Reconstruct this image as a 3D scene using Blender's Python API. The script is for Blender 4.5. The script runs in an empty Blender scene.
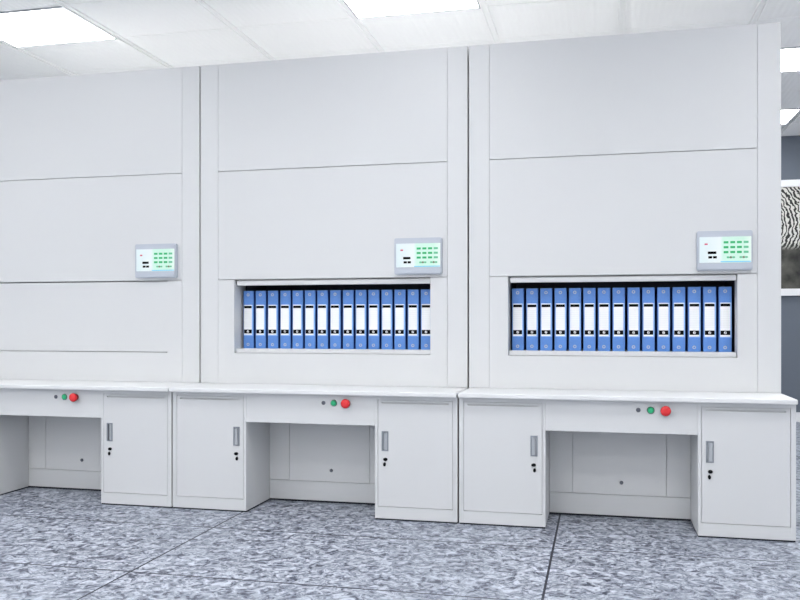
import bpy, bmesh, math, random
from mathutils import Vector, Matrix
random.seed(4)
C = bpy.context.scene.collection
PI = math.pi
EYE = 1.068

# ------------------------------------------------------------ camera, world, exposure
cam = bpy.data.cameras.new('camera')
co = bpy.data.objects.new('camera', cam); C.objects.link(co)
co.location = (0, 0, EYE)
co.rotation_euler = (PI/2, 0, math.atan(200/851))
cam.sensor_width = 36; cam.lens = 851/800*36; cam.shift_y = 22/800
cam.clip_start = 0.05
bpy.context.scene.camera = co
S = bpy.context.scene
S.view_settings.view_transform = 'Standard'; S.view_settings.look = 'None'
S.view_settings.gamma = 1; S.view_settings.use_curve_mapping = False
S.view_settings.exposure = 0.0
LIGHT_POWER = 15.5            # emission of the ceiling light diffusers
DAY_POWER = 2.2              # daylight let in by the added, unseen windows
w = bpy.data.worlds.new('world'); S.world = w; w.use_nodes = True
w.node_tree.nodes['Background'].inputs[0].default_value = (0.97, 0.98, 1.0, 1)
w.node_tree.nodes['Background'].inputs[1].default_value = DAY_POWER

# ------------------------------------------------------------ materials
def srgb(r, g, b):
    f = lambda v: (v/255/12.92) if v/255 <= 0.04045 else ((v/255+0.055)/1.055)**2.4
    return (f(r), f(g), f(b), 1)
def mat(name, col, rough=0.5, metal=0.0, emit=None, estr=0.0, spec=None, noise=0.0, bump=0.0, scale=40):
    m = bpy.data.materials.new(name); m.use_nodes = True
    nt = m.node_tree; b = nt.nodes['Principled BSDF']
    b.inputs['Base Color'].default_value = col
    b.inputs['Roughness'].default_value = rough
    b.inputs['Metallic'].default_value = metal
    if spec is not None: b.inputs['Specular IOR Level'].default_value = spec
    if emit:
        b.inputs['Emission Color'].default_value = emit
        b.inputs['Emission Strength'].default_value = estr
    if noise or bump:
        tc = nt.nodes.new('ShaderNodeTexCoord')
        n = nt.nodes.new('ShaderNodeTexNoise'); n.inputs['Scale'].default_value = scale
        n.inputs['Detail'].default_value = 4
        nt.links.new(tc.outputs['Object'], n.inputs['Vector'])
        if noise:
            mx = nt.nodes.new('ShaderNodeMix'); mx.data_type = 'RGBA'
            mx.inputs[6].default_value = tuple(c*(1-noise) for c in col[:3])+(1,)
            mx.inputs[7].default_value = tuple(min(1, c*(1+noise)) for c in col[:3])+(1,)
            nt.links.new(n.outputs['Fac'], mx.inputs[0]); nt.links.new(mx.outputs[2], b.inputs['Base Color'])
        if bump:
            bp = nt.nodes.new('ShaderNodeBump'); bp.inputs['Strength'].default_value = bump
            bp.inputs['Distance'].default_value = 0.001
            nt.links.new(n.outputs['Fac'], bp.inputs['Height']); nt.links.new(bp.outputs[0], b.inputs['Normal'])
    return m
M = {}
M['steel'] = mat('painted_steel', (0.675, 0.680, 0.681, 1), 0.38, noise=0.012, bump=0.15, scale=260)
M['gap'] = mat('carcass_steel', (0.42, 0.44, 0.47, 1), 0.6, noise=0.02)
M['top'] = mat('bounce_cover_grey', (0.57, 0.575, 0.58, 1), 0.6, noise=0.02)  # grey chosen for how much light the added cover bounces to the ceiling
M['worktop'] = mat('worktop_laminate', (0.76, 0.765, 0.765, 1), 0.5, noise=0.01)
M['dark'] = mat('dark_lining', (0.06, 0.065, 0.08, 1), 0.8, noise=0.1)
M['black'] = mat('black_plastic', (0.004, 0.004, 0.005, 1), 0.6, noise=0.05, spec=0.1)
M['rubber'] = mat('dark_base_strip', (0.02, 0.022, 0.03, 1), 0.8, noise=0.1)
M['handle'] = mat('satin_metal', (0.30, 0.32, 0.35, 1), 0.35, 0.6, noise=0.03)
M['pull'] = mat('bright_metal', (0.50, 0.52, 0.54, 1), 0.3, 0.5, noise=0.02)
M['chrome'] = mat('rivet_metal', (0.50, 0.53, 0.56, 1), 0.4, 0.5, noise=0.05)
M['blue'] = mat('binder_blue', (0.105, 0.265, 0.66, 1), 0.42, noise=0.10, scale=120)
M['gapshade'] = mat('binder_gap_shade', (0.016, 0.048, 0.24, 1), 0.5, noise=0.1)  # shade in the gaps between binders, put into the board colour
M['pocket'] = mat('label_pocket_highlight', (0.33, 0.55, 0.92, 1), 0.25, noise=0.03)  # pale blue puts the pocket's highlight into its colour
M['paper'] = mat('page_paper', (0.75, 0.75, 0.72, 1), 0.8, noise=0.05)
M['red'] = mat('red_button', srgb(226, 46, 50), 0.35, noise=0.05)
M['redrim'] = mat('red_rim', srgb(150, 24, 34), 0.4, noise=0.05)
M['green'] = mat('green_button', srgb(40, 170, 112), 0.3, noise=0.05, emit=(0.05, 0.6, 0.35, 1), estr=0.12)
M['greenrim'] = mat('green_rim', srgb(70, 120, 100), 0.4, noise=0.05)
M['dimgrey'] = mat('dim_indicator', srgb(95, 98, 108), 0.4, noise=0.05)
M['bezel'] = mat('bezel_plastic', srgb(186, 192, 202), 0.4, noise=0.02)
M['screen'] = None
M['key'] = mat('key_green', srgb(20, 120, 70), 0.6, emit=srgb(50, 200, 125), estr=0.5)
M['keypale'] = mat('key_pale_green', srgb(70, 140, 105), 0.6, emit=srgb(110, 205, 160), estr=0.5)
M['screenblue'] = mat('screen_blue', srgb(90, 170, 200), 0.4, emit=srgb(100, 180, 210), estr=0.5)
M['ink'] = mat('screen_black', (0.002, 0.002, 0.003, 1), 0.8, spec=0.05)
M['mark'] = mat('screen_brown', srgb(90, 110, 80), 0.6, emit=srgb(120, 120, 90), estr=0.25)
M['inkred'] = mat('screen_red', srgb(170, 60, 90), 0.5, emit=srgb(190, 80, 110), estr=0.4)
M['white'] = mat('white_print', (0.85, 0.86, 0.87, 1), 0.5, noise=0.02)
M['wall'] = mat('white_wall', (0.76, 0.78, 0.80, 1), 0.7, noise=0.015, bump=0.1)
M['greywall'] = mat('blue_grey_wall', srgb(98, 106, 117), 0.7, noise=0.03, bump=0.1)
M['framewhite'] = mat('white_frame', (0.82, 0.83, 0.84, 1), 0.4, noise=0.01)
M['lampframe'] = mat('lamp_frame', (0.45, 0.47, 0.50, 1), 0.4, 0.2, noise=0.02)
M['diffuser'] = mat('lamp_diffuser', (0.9, 0.9, 0.9, 1), 0.5, emit=(0.99, 0.99, 1.0, 1), estr=LIGHT_POWER)
M['gridbar'] = mat('ceiling_bar', (0.90, 0.905, 0.90, 1), 0.5, noise=0.01)

def screen_mat():
    # a lit screen: bluish white on the left, mint green behind the keys on the right
    m = bpy.data.materials.new('lit_screen'); m.use_nodes = True
    nt = m.node_tree; b = nt.nodes['Principled BSDF']
    tc = nt.nodes.new('ShaderNodeTexCoord'); sp = nt.nodes.new('ShaderNodeSeparateXYZ')
    nt.links.new(tc.outputs['Generated'], sp.inputs[0])
    r = nt.nodes.new('ShaderNodeValToRGB')
    e = r.color_ramp.elements
    e[0].position = 0.0; e[0].color = srgb(225, 244, 250)
    e[1].position = 1.0; e[1].color = srgb(236, 255, 244)
    a = e.new(0.40); a.color = srgb(240, 250, 254)
    a = e.new(0.46); a.color = srgb(205, 250, 232)
    a = e.new(0.85); a.color = srgb(205, 250, 228)
    nt.links.new(sp.outputs[0], r.inputs[0])
    nt.links.new(r.outputs[0], b.inputs['Emission Color']); b.inputs['Emission Strength'].default_value = 0.72
    b.inputs['Base Color'].default_value = (0.2, 0.22, 0.22, 1); b.inputs['Roughness'].default_value = 0.3
    return m
M['screen'] = screen_mat()

def label_mat():
    # white paper with faint ruled rows of text
    m = bpy.data.materials.new('ruled_label'); m.use_nodes = True
    nt = m.node_tree; b = nt.nodes['Principled BSDF']; b.inputs['Roughness'].default_value = 0.55
    tc = nt.nodes.new('ShaderNodeTexCoord'); wv = nt.nodes.new('ShaderNodeTexWave')
    wv.bands_direction = 'Z'; wv.inputs['Scale'].default_value = 26; wv.inputs['Distortion'].default_value = 0
    nt.links.new(tc.outputs['Object'], wv.inputs['Vector'])
    mx = nt.nodes.new('ShaderNodeMix'); mx.data_type = 'RGBA'
    mx.inputs[6].default_value = (0.88, 0.88, 0.88, 1); mx.inputs[7].default_value = (0.93, 0.93, 0.93, 1)
    nt.links.new(wv.outputs['Fac'], mx.inputs[0]); nt.links.new(mx.outputs[2], b.inputs['Base Color'])
    return m
M['label'] = label_mat()

def ceiling_mat():
    m = bpy.data.materials.new('fluted_ceiling_tile'); m.use_nodes = True
    nt = m.node_tree; b = nt.nodes['Principled BSDF']
    b.inputs['Base Color'].default_value = (0.88, 0.885, 0.88, 1); b.inputs['Roughness'].default_value = 0.75
    tc = nt.nodes.new('ShaderNodeTexCoord')
    wv = nt.nodes.new('ShaderNodeTexWave'); wv.bands_direction = 'X'; wv.inputs['Scale'].default_value = 7.5
    wv.inputs['Distortion'].default_value = 0
    nt.links.new(tc.outputs['Object'], wv.inputs['Vector'])
    bp = nt.nodes.new('ShaderNodeBump'); bp.inputs['Strength'].default_value = 0.25; bp.inputs['Distance'].default_value = 0.006
    nt.links.new(wv.outputs['Fac'], bp.inputs['Height']); nt.links.new(bp.outputs[0], b.inputs['Normal'])
    return m
M['ceiling'] = ceiling_mat()

def floor_mat():
    m = bpy.data.materials.new('speckled_granite_tile'); m.use_nodes = True
    nt = m.node_tree; b = nt.nodes['Principled BSDF']; b.inputs['Roughness'].default_value = 0.5
    N = nt.nodes.new; L = nt.links.new
    tc = N('ShaderNodeTexCoord')
    n1 = N('ShaderNodeTexNoise'); n1.inputs['Scale'].default_value = 21; n1.inputs['Detail'].default_value = 8
    n1.inputs['Roughness'].default_value = 0.72; n1.inputs['Distortion'].default_value = 1.2
    L(tc.outputs['Object'], n1.inputs['Vector'])
    r = N('ShaderNodeValToRGB'); e = r.color_ramp.elements
    e[0].position = 0.39; e[0].color = srgb(70, 74, 90)
    e[1].position = 0.60; e[1].color = srgb(196, 202, 212)
    a = e.new(0.45); a.color = srgb(122, 128, 142)
    a = e.new(0.52); a.color = srgb(160, 166, 178)
    L(n1.outputs['Fac'], r.inputs[0])
    n2 = N('ShaderNodeTexNoise'); n2.inputs['Scale'].default_value = 5; L(tc.outputs['Object'], n2.inputs['Vector'])
    mp = N('ShaderNodeMapRange'); mp.inputs[3].default_value = 0.78; mp.inputs[4].default_value = 1.12
    L(n2.outputs['Fac'], mp.inputs[0])
    mul = N('ShaderNodeVectorMath'); mul.operation = 'SCALE'; L(r.outputs[0], mul.inputs[0]); L(mp.outputs[0], mul.inputs['Scale'])
    # tile joints
    sp = N('ShaderNodeSeparateXYZ'); L(tc.outputs['Object'], sp.inputs[0])
    facs = []
    for ax, off, wd, per in ((0, 0.2155, 0.010, 1.74), (1, -4.08, 0.010, 0.8)):
        ad = N('ShaderNodeMath'); ad.operation = 'ADD'; ad.inputs[1].default_value = off + 100*per + wd/2; L(sp.outputs[ax], ad.inputs[0])
        md = N('ShaderNodeMath'); md.operation = 'MODULO'; md.inputs[1].default_value = per; L(ad.outputs[0], md.inputs[0])
        lt = N('ShaderNodeMath'); lt.operation = 'LESS_THAN'; lt.inputs[1].default_value = wd; L(md.outputs[0], lt.inputs[0])
        facs.append(lt)
    mxm = N('ShaderNodeMath'); mxm.operation = 'MAXIMUM'; L(facs[0].outputs[0], mxm.inputs[0]); L(facs[1].outputs[0], mxm.inputs[1])
    mx = N('ShaderNodeMix'); mx.data_type = 'RGBA'; L(mxm.outputs[0], mx.inputs[0]); L(mul.outputs[0], mx.inputs[6])
    mx.inputs[7].default_value = srgb(44, 46, 60)
    L(mx.outputs[2], b.inputs['Base Color'])
    return m
M['floor'] = floor_mat()

def art_mat():
    # black and white whorled stripes over a mottled grey ground
    m = bpy.data.materials.new('striped_print'); m.use_nodes = True
    nt = m.node_tree; b = nt.nodes['Principled BSDF']; b.inputs['Roughness'].default_value = 0.5
    N = nt.nodes.new; L = nt.links.new
    tc = N('ShaderNodeTexCoord')
    mpg = N('ShaderNodeMapping'); mpg.inputs['Location'].default_value = (0.15, 0, -0.14)
    L(tc.outputs['Object'], mpg.inputs['Vector'])
    wv = N('ShaderNodeTexWave'); wv.wave_type = 'RINGS'; wv.rings_direction = 'Y'; wv.inputs['Scale'].default_value = 8.5
    wv.inputs['Distortion'].default_value = 7; wv.inputs['Detail'].default_value = 3; wv.inputs['Detail Scale'].default_value = 2.2
    L(mpg.outputs[0], wv.inputs['Vector'])
    r = N('ShaderNodeValToRGB'); e = r.color_ramp.elements
    e[0].position = 0.42; e[0].color = (0.008, 0.008, 0.008, 1); e[1].position = 0.60; e[1].color = (0.62, 0.62, 0.58, 1)
    L(wv.outputs['Fac'], r.inputs[0])
    n = N('ShaderNodeTexNoise'); n.inputs['Scale'].default_value = 6; n.inputs['Detail'].default_value = 6; L(tc.outputs['Object'], n.inputs['Vector'])
    r2 = N('ShaderNodeValToRGB'); e = r2.color_ramp.elements
    e[0].position = 0.35; e[0].color = (0.008, 0.008, 0.007, 1); e[1].position = 0.72; e[1].color = (0.12, 0.12, 0.10, 1)
    L(n.outputs['Fac'], r2.inputs[0])
    sp = N('ShaderNodeSeparateXYZ'); L(tc.outputs['Object'], sp.inputs[0])
    mr = N('ShaderNodeMapRange'); mr.inputs[1].default_value = -0.13; mr.inputs[2].default_value = -0.06; L(sp.outputs[2], mr.inputs[0])
    mx = N('ShaderNodeMix'); mx.data_type = 'RGBA'; L(mr.outputs[0], mx.inputs[0]); L(r2.outputs[0], mx.inputs[6]); L(r.outputs[0], mx.inputs[7])
    L(mx.outputs[2], b.inputs['Base Color'])
    return m
M['art'] = art_mat()

# ------------------------------------------------------------ mesh helpers
class MB:
    """collects shapes into one mesh"""
    def __init__(s): s.bm = bmesh.new()
    def box(s, x0, x1, y0, y1, z0, z1, bev=0.0, mi=0, seg=2):
        t = bmesh.new(); bmesh.ops.create_cube(t, size=1)
        for v in t.verts:
            v.co = Vector((x0+(v.co.x+.5)*(x1-x0), y0+(v.co.y+.5)*(y1-y0), z0+(v.co.z+.5)*(z1-z0)))
        if bev: bmesh.ops.bevel(t, geom=list(t.edges), offset=bev, segments=seg, affect='EDGES', profile=0.5)
        return s._merge(t, mi)
    def _merge(s, t, mi=0, mtx=None, smooth=False):
        if mtx is not None: bmesh.ops.transform(t, matrix=mtx, verts=t.verts)
        for f in t.faces: f.material_index = mi; f.smooth = smooth
        me = bpy.data.meshes.new('tmp'); t.to_mesh(me); t.free()
        s.bm.from_mesh(me); bpy.data.meshes.remove(me); return s
    def lathe(s, prof, cx, y0, cz, mi=0, n=28, sx=1.0, sz=1.0):
        """profile [(radius, distance in front of y0)] spun round the Y axis"""
        t = bmesh.new(); rings = []
        for r, d in prof:
            if r <= 0: rings.append([t.verts.new((cx, y0-d, cz))])
            else: rings.append([t.verts.new((cx+r*sx*math.cos(2*PI*k/n), y0-d, cz+r*sz*math.sin(2*PI*k/n))) for k in range(n)])
        for a, b in zip(rings, rings[1:]):
            for k in range(n):
                k2 = (k+1) % n
                if len(a) == 1: t.faces.new((a[0], b[k], b[k2]))
                elif len(b) == 1: t.faces.new((a[k2], a[k], b[0]))
                else: t.faces.new((a[k], b[k], b[k2], a[k2]))
        if len(rings[0]) > 1: t.faces.new(list(reversed(rings[0])))
        bmesh.ops.recalc_face_normals(t, faces=t.faces)
        return s._merge(t, mi, smooth=True)
    def prism(s, pts, y0, y1, mi=0, bev=0.0, smooth=False):
        """outline pts (x,z) extruded along Y"""
        t = bmesh.new(); a = [t.verts.new((x, y0, z)) for x, z in pts]; b = [t.verts.new((x, y1, z)) for x, z in pts]
        t.faces.new(a); t.faces.new(list(reversed(b))); n = len(pts)
        for k in range(n): t.faces.new((a[k], b[k], b[(k+1) % n], a[(k+1) % n]))
        bmesh.ops.recalc_face_normals(t, faces=t.faces)
        return s._merge(t, mi, smooth=smooth)
    def prism_z(s, pts, z0, z1, mi=0):
        """outline pts (x,y) extruded along Z"""
        t = bmesh.new(); a = [t.verts.new((x, y, z0)) for x, y in pts]; b = [t.verts.new((x, y, z1)) for x, y in pts]
        t.faces.new(a); t.faces.new(list(reversed(b))); n = len(pts)
        for k in range(n): t.faces.new((a[k], b[k], b[(k+1) % n], a[(k+1) % n]))
        bmesh.ops.recalc_face_normals(t, faces=t.faces)
        return s._merge(t, mi)
    def build(s, name, mats, parent=None, loc=(0, 0, 0)):
        me = bpy.data.meshes.new(name); s.bm.to_mesh(me); s.bm.free()
        for m in (mats if isinstance(mats, (list, tuple)) else [mats]): me.materials.append(M[m])
        o = bpy.data.objects.new(name, me); C.objects.link(o); o.location = loc
        if parent: o.parent = parent
        return o
def rrect(x0, x1, z0, z1, r, n=5):
    pts = []
    for cx, cz, a0 in ((x1-r, z1-r, 0), (x0+r, z1-r, 90), (x0+r, z0+r, 180), (x1-r, z0+r, 270)):
        for k in range(n+1):
            a = math.radians(a0+90*k/n); pts.append((cx+r*math.cos(a), cz+r*math.sin(a)))
    return pts
def tag(o, label, cat, group=None):
    o['label'] = label; o['category'] = cat
    if group: o['group'] = group
    return o
def thing(name, label, cat, loc, group=None):
    o = bpy.data.objects.new(name, None); C.objects.link(o); o.location = loc; o.empty_display_size = 0.1
    return tag(o, label, cat, group)
def struct(name, mb, mats):
    o = mb.build(name, mats); o['kind'] = 'structure'; return o
def copy_tree(o, parent=None):
    c = o.copy(); C.objects.link(c)
    if parent: c.parent = parent
    for ch in list(o.children): copy_tree(ch, c)
    return c

# ------------------------------------------------------------ room
CZ = EYE + 2.0                      # ceiling height
XL, XR, YS, YN = -5.2, 4.4, -3.2, 9.86
struct('floor', MB().box(XL-.15, XR+.15, YS-.15, YN+.15, -0.1, 0), 'floor')
struct('ceiling', MB().box(XL-.15, XR+.15, YS-.15, YN+.15, CZ, CZ+0.1), 'ceiling')
struct('wall_left', MB().box(XL-.15, XL, YS, YN, 0, CZ), 'wall')
mb = MB(); y = YS
for a, b in ((5.0, 7.0), (7.4, 9.4)):  # openings for unseen windows, added to brighten the rear ceiling
    mb.box(XR, XR+.15, y, a, 0, CZ); mb.box(XR, XR+.15, a, b, 0, .5); mb.box(XR, XR+.15, a, b, 2.65, CZ); y = b
mb.box(XR, XR+.15, y, YN, 0, CZ)
struct('wall_right', mb, 'wall')
for i, (a, b) in enumerate(((5.0, 7.0), (7.4, 9.4))):
    mb = MB()
    for (p, q, r_, t_) in ((a, a+.05, .5, 2.65), (b-.05, b, .5, 2.65), (a, b, .5, .55), (a, b, 2.60, 2.65), ((a+b)/2-.025, (a+b)/2+.025, .55, 2.6)):
        mb.box(XR+.04, XR+.10, p, q, r_, t_)
    struct('added_window_%d' % (i+4), mb, 'framewhite')  # added out of view for daylight at the rear
struct('wall_back', MB().box(XL-.15, XR+.15, YN, YN+.15, 0, CZ), 'greywall')
# wall behind the camera, with three unseen windows added to supply daylight
added_wins = [(-4.3, -2.1), (-1.5, 0.7), (1.3, 3.5)]
mb = MB(); x = XL-.15
for a, b in added_wins:
    mb.box(x, a, YS-.15, YS, 0, CZ); mb.box(a, b, YS-.15, YS, 0, 0.85); mb.box(a, b, YS-.15, YS, 2.65, CZ); x = b
mb.box(x, XR+.15, YS-.15, YS, 0, CZ)
struct('wall_front', mb, 'wall')
for i, (a, b) in enumerate(added_wins):
    mb = MB()
    for (p, q, r_, t_) in ((a, a+.05, .85, 2.65), (b-.05, b, .85, 2.65), (a, b, .85, .90), (a, b, 2.60, 2.65), ((a+b)/2-.025, (a+b)/2+.025, .9, 2.6)):
        mb.box(p, q, YS-.10, YS-.04, r_, t_)
    struct('added_window_%d' % (i+1), mb, 'framewhite')
struct('baseboard_back', MB().box(XL, XR, YN-.015, YN, 0, .1), 'framewhite')
struct('baseboard_left', MB().box(XL, XL+.015, YS, YN-.015, 0, .1), 'framewhite')
struct('baseboard_right', MB().box(XR-.015, XR, YS, YN-.015, 0, .1), 'framewhite')
# ceiling grid bars
TX, TY, X0, Y0 = 0.855, 0.64, -3.28, 4.74
light_cells = []
for i in range(-6, 9):
    for j in range(-13, 9):
        x0, y0 = X0+(i-1)*TX, Y0+j*TY
        if i % 3 == 0 and j % 3 == 0 and x0 > XL+.05 and x0+TX < XR-.05 and y0 > YS and y0+TY < YN:
            light_cells.append((i, j, x0, y0))
mb = MB()
for i in range(-8, 12):
    x = X0+i*TX
    if XL+.03 < x < XR-.03:
        mb.box(x-.024, x+.024, YS, YN, CZ-.003, CZ)
        mb.box(x-.024, x-.014, YS, YN, CZ-.012, CZ-.003, .002); mb.box(x+.014, x+.024, YS, YN, CZ-.012, CZ-.003, .002)
for j in range(-14, 10):
    y = Y0+j*TY
    if YS+.02 < y < YN-.01: mb.box(XL, XR, y-.006, y+.006, CZ-.003, CZ-.0001)
struct('trim_1', mb, 'gridbar')

# ceiling lights
g = 'flush ceiling lights in the tile grid'
proto = None
words = {0: 'first', 1: 'second', 2: 'third', 3: 'fourth'}
cols = sorted({c[0] for c in light_cells}); rows = sorted({c[1] for c in light_cells})
front = rows.index(0)
for (i, j, x0, y0) in light_cells:
    cx, cy = x0+TX/2, y0+TY/2
    cword = ['far left', 'centre left', 'centre right', 'far right'][cols.index(i)] if len(cols) <= 4 else 'row'
    k = rows.index(j)-front
    rword = {0: 'over the cabinet fronts', 1: 'just behind the cabinets', 2: 'close to the grey back wall'}.get(k, 'in row %s nearer the added windows than the cabinets' % words.get(-k-1, 'last'))
    lab = 'bright flush ceiling light, %s column, %s' % (cword, rword)
    if proto is None:
        t = thing('ceiling_light', lab, 'ceiling light', (cx, cy, CZ), g)
        hx, hy = TX/2-.020, TY/2-.008
        f = MB()
        f.box(-hx, hx, -hy, -hy+.012, -.012, 0); f.box(-hx, hx, hy-.012, hy, -.012, 0)
        f.box(-hx, -hx+.012, -hy+.012, hy-.012, -.012, 0); f.box(hx-.012, hx, -hy+.012, hy-.012, -.012, 0)
        f.build('frame', 'lampframe', t)
        MB().box(-hx+.012, hx-.012, -hy+.012, hy-.012, -.008, -.001).build('diffuser', 'diffuser', t)
        proto = t
    else:
        t = copy_tree(proto); t.location = (cx, cy, CZ); t['label'] = lab

# ------------------------------------------------------------ cabinets
D = 4.80; W = 1.6585; BAY = [-0.7295-2*W, -0.7295-W, -0.7295]
TOP = 2.639; OX0, OX1, OZ0, OZ1 = .226, 1.439, .879, 1.325
G = 0.0045                       # half of the gap to the next cabinet
SEAM = 0.002; VS = 0.0011
# local x runs 0..W from the bay's left edge, local y 0 = front face
def cabinet(bx, label, closed):
    t = thing('rotary_filing_cabinet', label, 'filing cabinet', (bx, D, 0), 'tall filing cabinets side by side')
    DEP = 2.10  # unseen depth, stretched to even out light bounced onto the ceiling
    b = MB()
    F = .014
    b.box(G, W-G, F, DEP, .010, OZ0-.012)                          # below the opening
    b.box(G, W-G, F, DEP, OZ1+.012, 2.05)  # unseen roof set low to spread bounced light on the ceiling
    b.box(G, .03, F, .14, 2.05, TOP-.001); b.box(W-.03, W-G, F, .14, 2.05, TOP-.001)
    b.box(.03, W-.03, F, .03, 2.05, TOP-.001)                      # above
    b.box(G, OX0-.012, F, DEP, OZ0-.012, OZ1+.012); b.box(OX1+.012, W-G, F, DEP, OZ0-.012, OZ1+.012)
    b.box(OX0-.012, OX1+.012, .52, DEP, OZ0-.012, OZ1+.012)
    b.build('body', 'steel', t)
    MB().box(.031, W-.031, .031, DEP-.001, 2.05, 2.06).build('bounce_cover', 'top', t)  # unseen sheet added to control the bounce onto the ceiling
    st = .120
    for x0, x1 in ((G, st), (W-st, W-G)):
        MB().box(x0, x1, 0, F, .6958, TOP, .0015).build('side_stile', 'steel', t)
    a, z = st+VS, W-st-VS
    MB().box(a, z, .0, F, 1.985+SEAM, TOP, .0015).build('top_panel', 'steel', t)
    MB().box(a, z, .0, F, 1.325+SEAM, 1.985-SEAM, .0015).build('middle_panel', 'steel', t)
    p = MB()
    p.box(a, OX0, 0, F, .6958, OZ1-SEAM); p.box(OX1, z, 0, F, .6958, OZ1-SEAM)
    p.box(OX0, OX1, 0, F, .6958, OZ0)
    p.build('opening_panel', 'steel', t)
    f = MB()                                                        # pale reveal of the opening
    f.box(OX0-.010, OX0, F, .170, OZ0, OZ1); f.box(OX1, OX1+.010, F, .098, OZ0, OZ1)
    f.box(OX0-.010, OX1+.010, F, .098, OZ1, OZ1+.010); f.box(OX0-.010, OX1+.010, F, .098, OZ0-.010, OZ0)
    f.build('opening_frame', 'steel', t)
    if closed:
        s_ = MB(); s_.box(OX0+.003, OX1-.003, .010, .030, OZ0+.003, OZ1-.005, .002)
        s_.build('shutter', 'steel', t)
    else:
        l = MB()
        l.box(OX0-.010, OX0-.002, .171, .51, OZ0, OZ1+.008); l.box(OX1+.002, OX1+.010, .099, .51, OZ0, OZ1+.008)
        l.box(OX0-.002, OX1+.002, .099, .51, OZ1-.004, OZ1+.008); l.box(OX0-.002, OX1+.002, .50, .51, OZ0, OZ1-.004)
        l.build('interior_lining', 'dark', t)
        s_ = MB(); s_.box(OX0+.010, OX1-.003, .016, .050, 1.290, 1.319, .004, seg=3); s_.box(OX0+.012, OX1-.005, .050, .062, 1.296, 1.3245)
        s_.build('shutter', 'steel', t)
        s_ = MB(); s_.box(OX0+.003, OX1-.003, .020, .040, OZ0+.001, .907, .004, seg=3)
        s_.box(OX0+.003, OX1-.003, .040, .495, .898, .905)
        s_.build('carrier_shelf', 'steel', t)
    # control panel
    c = MB().prism(rrect(1.232, 1.510, 1.341, 1.551, .010), -.024, .0005)
    c.prism(rrect(1.238, 1.504, 1.347, 1.545, .008), -.030, -.024)
    cp = c.build('control_panel', 'bezel', t)
    sx0, sx1, sz0, sz1 = 1.244, 1.503, 1.382, 1.519
    MB().prism(rrect(sx0, sx1, sz0, sz1, .003), -.0315, -.029).build('screen', 'screen', cp)
    wd, ht = sx1-sx0, sz1-sz0
    def sc(name, m, u, v, du, dv, r=.001):
        x, zz = sx0+u*wd, sz1-v*ht
        return MB().prism(rrect(x-du*wd/2, x+du*wd/2, zz-dv*ht/2, zz+dv*ht/2, r, 3), -.0322, -.031).build(name, m, cp)
    for r_ in range(3):
        for k in range(4):
            sc('key', 'key' if k < 3 else 'keypale', .515+.128*k, .22+.19*r_, .092, .085)
    for k, (u, m) in enumerate(((.555, 'keypale'), (.66, 'keypale'), (.80, 'keypale'), (.905, 'keypale'))):
        sc('key', m, u, .80, .055, .07, .003)
    for u in (.607, .852): sc('key_mark', 'mark', u, .80, .045, .075, .003)
    sc('readout', 'ink', .245, .615, .165, .10); sc('readout', 'ink', .21, .79, .075, .09); sc('readout', 'ink', .30, .79, .075, .09)
    sc('indicator', 'inkred', .13, .28, .06, .06); sc('status_bar', 'screenblue', .70, .965, .58, .035)
    # lower back of the knee hole: access panel, plinth, knob
    for x0, x1 in ((.456, .583-SEAM), (1.077+SEAM, 1.2025)):
        MB().box(x0, x1, 0, F, .122+SEAM, .667, .001).build('knee_side_panel', 'steel', t)
    ap = MB().box(.583, 1.077, 0, F, .122+SEAM, .667, .001).build('access_panel', 'steel', t)
    MB().lathe([(.010, 0), (.010, .004), (.006, .007), (0, .007)], .8435, 0, .191).build('panel_lock', 'dimgrey', ap)
    MB().box(.456, 1.2025, 0, F, .010, .122, .001).build('plinth', 'steel', t)
    MB().box(G, W-G, .001, DEP, 0, .010).build('base_strip', 'rubber', t)
    return t
cabinet(BAY[0], 'tall light grey filing cabinet at left with its opening shuttered closed', True)
cabinet(BAY[1], 'tall light grey filing cabinet in the middle, opening full of blue binders', False)
cabinet(BAY[2], 'tall light grey filing cabinet at right end of the row, showing blue binders', False)

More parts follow.
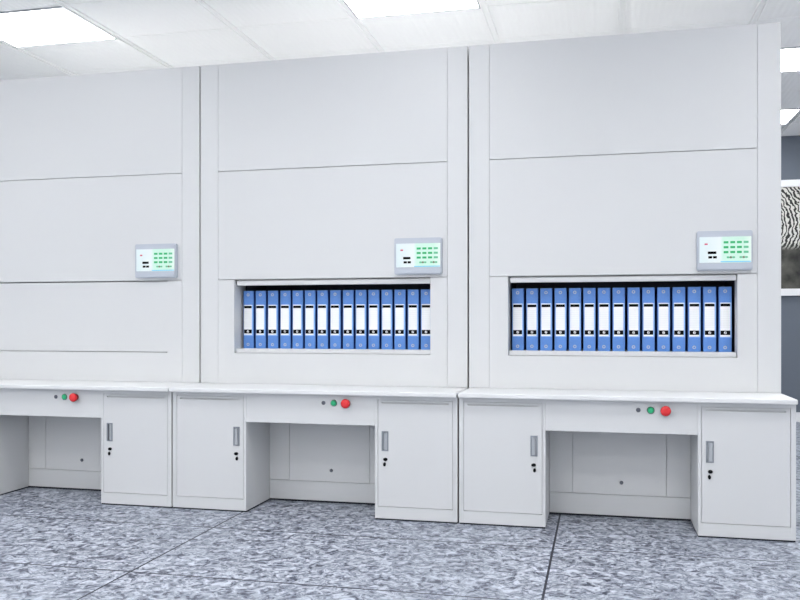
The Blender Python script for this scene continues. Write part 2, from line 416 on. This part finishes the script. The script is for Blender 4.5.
# ------------------------------------------------------------ desk units below
WT = .6955; WB = .6705; PF = 4.45
def worktop(bx, label):
    o = MB().box(G, W-G, 0, D-.001-4.405, 0, WT-WB, .006, seg=3).build('worktop', 'worktop', None, (bx, 4.405, WB))
    tag(o, label, 'worktop', 'white worktops in front of the cabinets')
def pedestal(bx, right, label):
    """desk pedestal; 'right' stands at the bay's right end and has its handle at its left side"""
    w_ = .4555-G
    x = bx+(W-.4555 if right else G)
    t = thing('desk_pedestal', label, 'pedestal cabinet', (x, PF, 0), 'desk pedestals under the worktops')
    inner, outer = .018, .026
    a, z = (inner, w_-outer) if right else (outer, w_-inner)        # door span
    z0, z1 = .074, .646; top = WB-.0005; F = .012; dp = D-.001-PF
    b = MB()
    b.box(0, w_, F+.004, dp, .008, top)
    b.box(0, a-.002, 0, F+.004, .008, top, .001); b.box(z+.002, w_, 0, F+.004, .008, top, .001)
    b.box(a-.002, z+.002, 0, F+.004, .008, z0-.0028, .001); b.box(a-.002, z+.002, 0, F+.004, z1+.0028, top, .001)
    b.build('body', 'steel', t)
    MB().box(.002, w_-.002, .004, dp, 0, .008).build('base_strip', 'rubber', t)
    hx = (a+.0195) if right else (z-.059)                            # handle left edge
    hz0, hz1 = .372, .479
    d = MB()
    # door slab with a finger slot along the top and a cut-out for the pull
    d.box(a, hx, .001, F, z0, z1-.018); d.box(hx+.037, z, .001, F, z0, z1-.018)
    d.box(hx, hx+.037, .001, F, z0, hz0); d.box(hx, hx+.037, .001, F, hz1, z1-.018)
    d.box(a, z, .001, F, z1-.009, z1); d.box(a, a+.020, .001, F, z1-.018, z1-.009); d.box(z-.020, z, .001, F, z1-.018, z1-.009)
    door = d.build('door', 'steel', t)
    h = MB(); e = .007
    h.box(hx, hx+e, -.003, F, hz0, hz1, .001); h.box(hx+.037-e, hx+.037, -.003, F, hz0, hz1, .001)
    h.box(hx+e, hx+.037-e, -.003, F, hz0, hz0+e, .001); h.box(hx+e, hx+.037-e, -.003, F, hz1-e, hz1, .001)
    h.box(hx+e, hx+.037-e, .011, .0145, hz0+e, hz1-e, mi=1)
    # slanted grip plate inside the pull
    xg0, xg1 = (hx+.014, hx+.031) if right else (hx+.006, hx+.023)
    h.prism_z([(xg0, .000), (xg1, .004), (xg1, .011), (xg0, .011)] if not right else [(xg0, .004), (xg1, .000), (xg1, .011), (xg0, .011)], hz0+e, hz1-e-.004, mi=1)
    h.build('handle', ['handle', 'pull'], door)
    lx = hx+.0185+(.002 if right else -.002)
    MB().lathe([(.012, 0), (.012, .004), (.010, .006), (0, .006)], lx, .001, .327, sz=.72).build('lock', 'black', door)
    MB().lathe([(.0075, 0), (.0075, .004), (.006, .007), (0, .007)], lx-.0045 if right else lx+.0045, .001, .300, sz=1.45).build('key_tag', 'black', door)
def control_rail(bx, label, b1, b2, b3):
    x0, x1 = .4555+.0005, W-.4555-.0005
    t = thing('control_rail', label, 'control panel', (bx, PF, .507), 'rails with push buttons under the worktops')
    h = WB-.0005-.507
    b = MB(); b.box(x0, x1, .001, .018, 0, h, .001); b.box(x0, x1, .018, .030, 0, .012); b.box(x0, x1, .018, .200, h-.012, h)
    b.build('rail', 'steel', t)
    zc = .6245-.507
    MB().lathe([(.0115, 0), (.0115, .002), (.008, .005), (0, .006)], b1, .001, zc).build('indicator_light', 'dimgrey', t)
    MB().lathe([(.0185, 0), (.0185, .003), (.0155, .005)], b2, .001, zc, mi=0).lathe([(.0150, .003), (.0145, .009), (.011, .012), (0, .013)], b2, .001, zc, mi=1).build('start_button', ['greenrim', 'green'], t)
    MB().lathe([(.021, 0), (.021, .006), (.016, .008), (.016, .018), (.0250, .020), (.0258, .026)], b3, .001, zc, mi=0) \
        .lathe([(.0256, .024), (.0253, .028), (.021, .034), (.011, .037), (0, .037)], b3, .001, zc, mi=1).build('emergency_stop_button', ['redrim', 'red'], t)
sides = ['left cabinet', 'middle cabinet', 'right cabinet']
for k, bx in enumerate(BAY):
    worktop(bx, ['pale worktop strip in front of the shuttered left cabinet', 'pale worktop strip in front of the middle cabinet, between two joints',
                 'pale worktop strip in front of the right end cabinet'][k])
    pedestal(bx, False, 'grey desk pedestal, handle at its right edge, left of knee hole under the %s' % sides[k])
    pedestal(bx, True, 'grey desk pedestal, handle at its left edge, right of knee hole under the %s' % sides[k])
    control_rail(bx, 'light grey rail with green and red buttons above the %s knee hole' % ['left', 'middle', 'right'][k],
                 *((.902, .960, 1.034), (.911, .970, 1.043), (.9175, .9775, 1.048))[k])

# ------------------------------------------------------------ binders
ORD = ['first', 'second', 'third', 'fourth', 'fifth', 'sixth', 'seventh', 'eighth', 'ninth', 'tenth', 'eleventh', 'twelfth', 'thirteenth', 'fourteenth', 'fifteenth']
def make_binder():
    t = thing('lever_arch_binder', '', 'binder', (0, 0, 0))
    w_, h, dp = .0675, .354, .285
    c = MB()
    # slightly rounded spine, two boards
    pts = [(-w_/2, .006), (-w_/2+.003, .002), (-w_/4, .0003), (0, 0), (w_/4, .0003), (w_/2-.003, .002), (w_/2, .006), (w_/2, .010), (-w_/2, .010)]
    c.prism_z(pts, 0, h)
    c.box(-w_/2, -w_/2+.003, .010, dp, 0, h, mi=1); c.box(w_/2-.003, w_/2, .010, dp, 0, h, mi=1)  # boards in the darker blue that carries the painted gap shade
    c.build('cover', ['blue', 'gapshade'], t)
    MB().box(-w_/2+.006, w_/2-.006, .03, dp-.015, .010, h-.015).build('pages', 'paper', t)
    MB().box(-.0285, .0315, -.0022, .0012, .078, .268, .0008).build('label_pocket', 'pocket', t)
    lab = MB().box(-.0265, .0245, -.0034, -.0015, .083, .268).build('label', 'label', t)
    MB().box(-.0255, .0240, -.0040, -.003, .247, .262).build('title_bar', 'black', lab)
    bd = MB(); bd.box(-.0255, .0245, -.0040, -.003, .092, .116)
    bd.lathe([(.0078, 0), (.0078, .0006), (0, .0006)], -.0005, -.0038, .104, mi=1, n=20, sx=.9)
    bd.prism([(-.003, .098), (-.0005, .098), (.003, .110), (.0005, .110)], -.0050, -.0040, mi=0)
    bd.build('badge', ['black', 'white'], lab)
    for z in (.024, .330):
        MB().lathe([(.0095, 0), (.0095, .0015), (.0055, .0015), (.0045, .0006), (0, .0006)], -.001, .0008, z, n=20).build('rivet', 'chrome', t)
    return t
proto = None
for k, (bx, word, start) in enumerate(((BAY[1], 'middle', .2405), (BAY[2], 'right', .2370))):
    for n in range(15):
        t = make_binder() if proto is None else copy_tree(proto)
        proto = proto or t
        t.location = (bx+start+.0345+n*.0800+random.uniform(-.0006, .0006), D+.100+random.uniform(-.002, .002), .9055)
        t['label'] = 'blue lever arch binder with white spine label, %s from the left in the %s cabinet' % (ORD[n], word)
        t['category'] = 'binder'; t['group'] = 'blue binders in the %s cabinet' % word

# ------------------------------------------------------------ picture on the back wall
PZ0, PZ1 = 1.350, 2.590; px0, px1 = .70, 2.60; cz = (PZ0+PZ1)/2; cx = (px0+px1)/2
t = thing('framed_picture', 'white framed print of black and white stripes on the grey back wall', 'picture', (cx, YN, cz))
f = MB(); hw, hh = (px1-px0)/2, (PZ1-PZ0)/2; e = .075
f.box(-hw, hw, -.045, 0, hh-e, hh, .003); f.box(-hw, hw, -.045, 0, -hh, -hh+e, .003)
f.box(-hw, -hw+e, -.045, 0, -hh+e, hh-e, .003); f.box(hw-e, hw, -.045, 0, -hh+e, hh-e, .003)
f.build('frame', 'framewhite', t)
MB().box(-hw+e, hw-e, -.025, -.005, -hh+e, hh-e).build('print', 'art', t)
